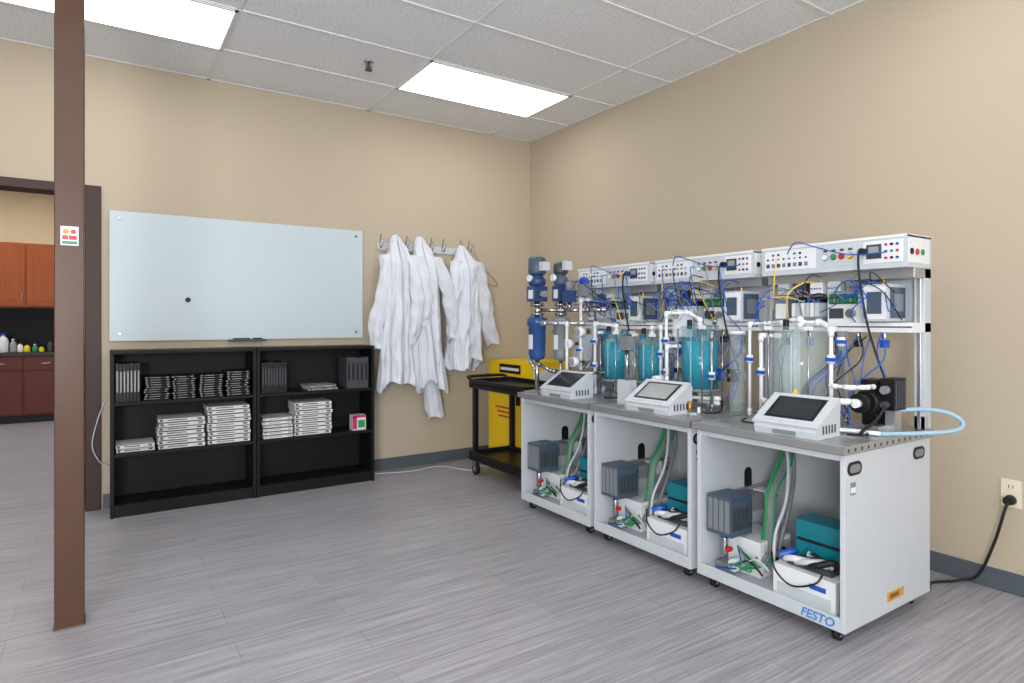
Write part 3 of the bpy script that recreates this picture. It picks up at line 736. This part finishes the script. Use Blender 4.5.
        for k in range(6): q.tube([(-1.0+0.02*k, 0.10+0.03*k, 1.62-0.02*k), (-0.95, 0.16+0.04*k, 1.56), (-0.85, 0.2+0.06*k, 1.44), (-0.7, 0.25+0.06*k, 1.42)], 0.0032, (BLUE, BLACK, BLUE, GREY, BLUE, BLACK)[k], n=6)
    for v in (0.20, 0.44):
        q.box((-0.70, v, 0.80), (-0.67, v+0.03, 1.245), LGREY if kind != 3 or v < .3 else ALU)
    if kind != 3:
        for z in (0.98, 1.12): q.box((-0.70, 0.05, z), (-0.67, 0.68, z+0.03), ALU)
        for k in range(7):
            v = 0.07+k*0.09; z = rnd.choice((0.98, 1.12))
            q.box((-0.74, v, z-0.02), (-0.70, v+0.04, z+0.05), rnd.choice((BLACK, LGREY, BLUE, WHITE, GREY)))
            q.cyl((-0.76, v+0.02, z+0.015), (-0.74, v+0.02, z+0.015), 0.012, rnd.choice((BRASS, STEEL, BLUE)), n=12)
    pumpv = 0.60 if kind == 3 else 0.36
    pz = 0.93
    pm = BLACK if kind == 3 else GREY
    q.box((-0.78, pumpv-0.06, 0.80), (-0.58, pumpv+0.06, 0.83), ALU)
    q.box((-0.74, pumpv-0.03, 0.83), (-0.62, pumpv+0.03, 0.88), pm)
    q.cyl((-0.78, pumpv, pz), (-0.60, pumpv, pz), 0.050, pm, n=28)
    for k in range(6): q.cyl((-0.76+k*0.025, pumpv, pz), (-0.752+k*0.025, pumpv, pz), 0.056, pm, n=28)
    q.cyl((-0.83, pumpv, pz), (-0.78, pumpv, pz), 0.042, pm, n=28); q.cyl((-0.86, pumpv, pz), (-0.83, pumpv, pz), 0.018, PVC)
    q.box((-0.74, pumpv-0.035, pz+0.05), (-0.64, pumpv+0.035, pz+0.10), pm)
    if kind == 3:
        q.box((-0.73, 0.645, 0.90), (-0.62, 0.70, 1.04), BLACK); q.cyl((-0.76, 0.672, 0.99), (-0.73, 0.672, 0.99), 0.018, GREY); q.cyl((-0.76, 0.672, 0.925), (-0.73, 0.672, 0.925), 0.016, DGREY)
        for k in range(4): q.box((-0.72+k*0.025, 0.70, 0.91), (-0.71+k*0.025, 0.706, 1.03), DGREY)
        q.box((-0.70, 0.65, 0.80), (-0.64, 0.69, 0.90), ALU)
        q.tube([(-0.76, 0.68, 0.92), (-0.80, 0.66, 0.86), (-0.92, 0.66, 0.82), (-0.98, 0.70, 0.82)], 0.007, RUB)
        q.tube([(-0.66, 0.66, 0.89), (-0.56, 0.74, 0.90), (-0.48, 0.81, 0.885), (-0.47, 0.86, 0.85), (-0.55, 0.865, 0.822), (-0.70, 0.78, 0.812), (-0.84, 0.70, 0.812)], 0.0095, LBLUE, n=10, sub=10)
        q.tube([(-0.84, 0.70, 0.812), (-0.90, 0.55, 0.815), (-1.0, 0.52, 0.815)], 0.0095, WHITE, n=10)
    for k in range(12):
        X = rnd.uniform(-1.0, -0.6); v = rnd.uniform(0.06, 0.66)
        c = rnd.choice([PVC, BLUE, STEEL, PVC, BRASS])
        q.cyl((X, v, 0.80), (X, v, 0.80+rnd.uniform(0.03, 0.09)), rnd.uniform(0.008, 0.018), c, n=12)
        q.box((X-0.02, v-0.02, 0.80), (X+0.02, v+0.02, 0.81), ALU)
    for k in range(8):
        v = rnd.uniform(0.08, 0.64)
        q.tube([(-0.64, v, 1.24), (-0.72, v+0.05, 1.12), (-0.78, v-0.06, 0.98), (-0.9, v, 0.83)], 0.003, rnd.choice([BLUE, BLACK, BLUE, GREY]), n=6)
    q.build('piping_and_pump', parent=root)
    q = B(T)
    q.box((-1.16, 0.02, 0.80), (-1.10, 0.18, 0.812), ALU)
    q.tube([(-1.0, 0.36, 0.81), (-1.05, 0.26, 0.815), (-1.04, 0.16, 0.812), (-0.92, 0.10, 0.81)], 0.004, RUB)
    q.tube([(-0.96, 0.62, 0.81), (-0.92, 0.68, 0.812), (-0.8, 0.62, 0.812), (-0.74, 0.58, 0.85)], 0.005, RUB)
    q.build('surface_cables', parent=root)
    if kind == 3:
        text('FESTO', 0.05, (XF-0.001, yf-0.61, 0.086), (math.radians(90), 0, math.radians(-90)), LOGO, root, 'maker_lettering', 0.25)
        q = B(T); q.prism([(0.345, 0.94), (0.395, 0.94), (0.37, 0.985)], 0, -0.935, -0.933, YEL); q.build('warning_label', parent=root)
    return root

def touch_panel(yf, v0, scr, ang, w=0.31):
    q = B()
    prof = [(-0.10, 0), (0.09, 0), (0.095, 0.14), (0.075, 0.15), (-0.105, 0.045), (-0.11, 0.03)]
    q.prism(prof, 1, -w/2, w/2, LGREY)
    a = Vector((-0.105, 0, 0.045)); b = Vector((0.075, 0, 0.15)); e = (b-a).normalized(); n = Vector((-e.z, 0, e.x))
    def slab(u0, u1, y0, y1, h0, h1, m):
        pts = []
        for h in (h0, h1):
            for u, y in ((u0, y0), (u1, y0), (u1, y1), (u0, y1)):
                p = a+e*u+n*h; pts.append((p.x, y, p.z))
        i = [q.addv(p) for p in pts]
        for f in ((0, 3, 2, 1), (4, 5, 6, 7), (0, 1, 5, 4), (1, 2, 6, 5), (2, 3, 7, 6), (3, 0, 4, 7)): q.face([i[k] for k in f], m)
    L = (b-a).length
    slab(-0.005, L+0.005, -w/2-0.008, w/2+0.008, 0, 0.012, LGREY)
    slab(0.035, L-0.02, -w/2+0.03, w/2-0.03, 0.012, 0.014, BLACK)
    slab(0.048, L-0.033, -w/2+0.046, w/2-0.046, 0.014, 0.0146, scr)
    for k in range(6): slab(0.012, 0.024, -0.10+k*0.038, -0.078+k*0.038, 0.012, 0.0145, PANEL)
    for k in range(5): q.box((-0.06+k*0.025, -w/2-0.001, 0.02), (-0.048+k*0.025, -w/2, 0.055), INK)
    q.box((-0.113, -0.05, 0.008), (-0.105, 0.05, 0.026), GREY)
    o = q.build('touch_screen_panel', loc=(0, 0, 0), bevel=0.003)
    o.location = (-1.065, yf-v0, 0.801); o.rotation_euler = (0, 0, ang)
YFS = [(-1.56, 1), (-2.325, 2), (-3.09, 3)]
for yf, k in YFS: station(yf, k)
touch_panel(-1.56, 0.385, SCREEN, 0.05, 0.29); touch_panel(-2.325, 0.42, SCREEN2, 0.06, 0.29); touch_panel(-3.09, 0.46, SCREEN, 0.06, 0.28)

# ------------------------------------------------------------------ outlet, cords
q = B()
q.box((-0.006, -4.015, 0.41), (0, -3.935, 0.54), CREAM)
for z in (0.445, 0.505): q.cyl((-0.009, -3.975, z), (-0.005, -3.975, z), 0.02, CREAM); q.box((-0.0095, -3.985, z-0.004), (-0.009, -3.981, z+0.01), INK); q.box((-0.0095, -3.969, z-0.004), (-0.009, -3.965, z+0.01), INK)
q.build('wall_outlet', bevel=0.0015)
q = B()
q.cyl((-0.05, -3.975, 0.445), (-0.01, -3.975, 0.445), 0.02, RUB, r1=0.024)
q.tube([(-0.04, -3.975, 0.445), (-0.07, -3.97, 0.40), (-0.07, -3.93, 0.24), (-0.06, -3.86, 0.06), (-0.08, -3.78, 0.012), (-0.2, -3.72, 0.008), (-0.3, -3.74, 0.008), (-0.36, -3.66, 0.008), (-0.42, -3.55, 0.008)], 0.0065, RUB, n=10)
q.build('power_cord')
q = B()
q.tube([(-1.72, -0.1, 0.006), (-1.4, -0.2, 0.006), (-1.1, -0.17, 0.006), (-0.95, -0.45, 0.006), (-0.75, -0.4, 0.006), (-0.6, -0.75, 0.006)], 0.004, LGREY)
q.build('floor_cable')
q = B()
q.tube([(-3.585, -0.02, 0.75), (-3.63, -0.04, 0.62), (-3.66, -0.05, 0.45), (-3.62, -0.06, 0.34), (-3.57, -0.06, 0.30)], 0.0035, LGREY)
q.build('wall_cable')

# ------------------------------------------------------------------ far room kitchen cabinets
q = B(); Y = 4.86; YB = YF-0.01
xa, xb = -7.2, -2.4
q.box((xa, Y+0.06, 0), (xb, YB, 0.10), RUB)
q.box((xa, Y, 0.10), (xb, YB, 0.86), WOODD)
x = xa
while x < xb-0.1:
    q.box((x+0.01, Y-0.02, 0.12), (x+0.45, Y, 0.66), WOODD); q.box((x+0.01, Y-0.02, 0.68), (x+0.45, Y, 0.84), WOODD)
    q.tube([(x+0.18, Y-0.02, 0.76), (x+0.19, Y-0.045, 0.76), (x+0.27, Y-0.045, 0.76), (x+0.28, Y-0.02, 0.76)], 0.006, STEEL)
    x += 0.46
q.build('base_cabinet', bevel=0.004)
q = B(); q.box((xa, Y-0.03, 0.861), (xb, YB, 0.90), BLACK); q.build('countertop')
q = B(); q.box((xa, YB-0.015, 0.902), (xb, YB, 1.475), BACKSP); q.build('backsplash')
q = B(); Y2 = 5.15
q.box((xa, Y2, 1.48), (xb, YB, 2.32), WOOD)
x = xa
while x < xb-0.1:
    q.box((x+0.01, Y2-0.02, 1.50), (x+0.45, Y2, 2.30), WOOD)
    q.box((x+0.07, Y2-0.024, 1.56), (x+0.39, Y2-0.018, 2.24), WOOD)
    q.cyl((x+0.42, Y2-0.045, 1.55), (x+0.42, Y2-0.045, 1.65), 0.006, STEEL)
    x += 0.46
q.build('kitchen_upper_cabinet', bevel=0.004)
for x, c, h, r, cap in ((-4.66, WHITE, .24, .055, BLUE), (-4.56, PAPER2, .17, .035, WHITE), (-4.49, WHITE, .12, .03, BLACK), (-4.42, YEL, .10, .035, BLACK), (-4.34, GREEN, .10, .03, WHITE), (-4.27, YEL, .07, .03, GREY), (-4.18, DGREY, .15, .03, BLACK)):
    q = B(); z = 0.901
    q.rev((x, Y+0.15, z), [(r*0.95, 0), (r, 0.008), (r, h*0.62), (r*0.8, h*0.75), (r*0.38, h*0.84), (r*0.38, h*0.9)], c, n=20)
    q.cyl((x, Y+0.15, z+h*0.9), (x, Y+0.15, z+h), r*0.45, cap); q.build('supply_bottle')

# ------------------------------------------------------------------ unseen fill lamp behind the camera, added to brighten the ceiling
ld = bpy.data.lights.new('added_fill_lamp', 'AREA'); ld.shape = 'DISK'; ld.size = 1.3; ld.energy = 180; ld.color = (0.97, 0.985, 1.0)
lo = bpy.data.objects.new('added_fill_lamp', ld); scene.collection.objects.link(lo)
lo.location = (-5.0, -6.4, 1.5)
lo.rotation_euler = (Vector((-2.6, -2.6, 3.5))-lo.location).to_track_quat('-Z', 'Y').to_euler()

# ------------------------------------------------------------------ camera / world
w = bpy.data.worlds.new('world'); scene.world = w; w.use_nodes = True
w.node_tree.nodes['Background'].inputs[0].default_value = (0.8, 0.85, 1, 1); w.node_tree.nodes['Background'].inputs[1].default_value = 0.3
cam = bpy.data.cameras.new('camera'); co = bpy.data.objects.new('camera', cam); scene.collection.objects.link(co)
co.location = (-3.598, -5.126, 1.2875); co.rotation_euler = (math.radians(90), 0, math.radians(-33.4))
cam.sensor_width = 36; cam.lens = 620/1024*36; cam.shift_y = -0.019; cam.clip_start = 0.05
scene.camera = co
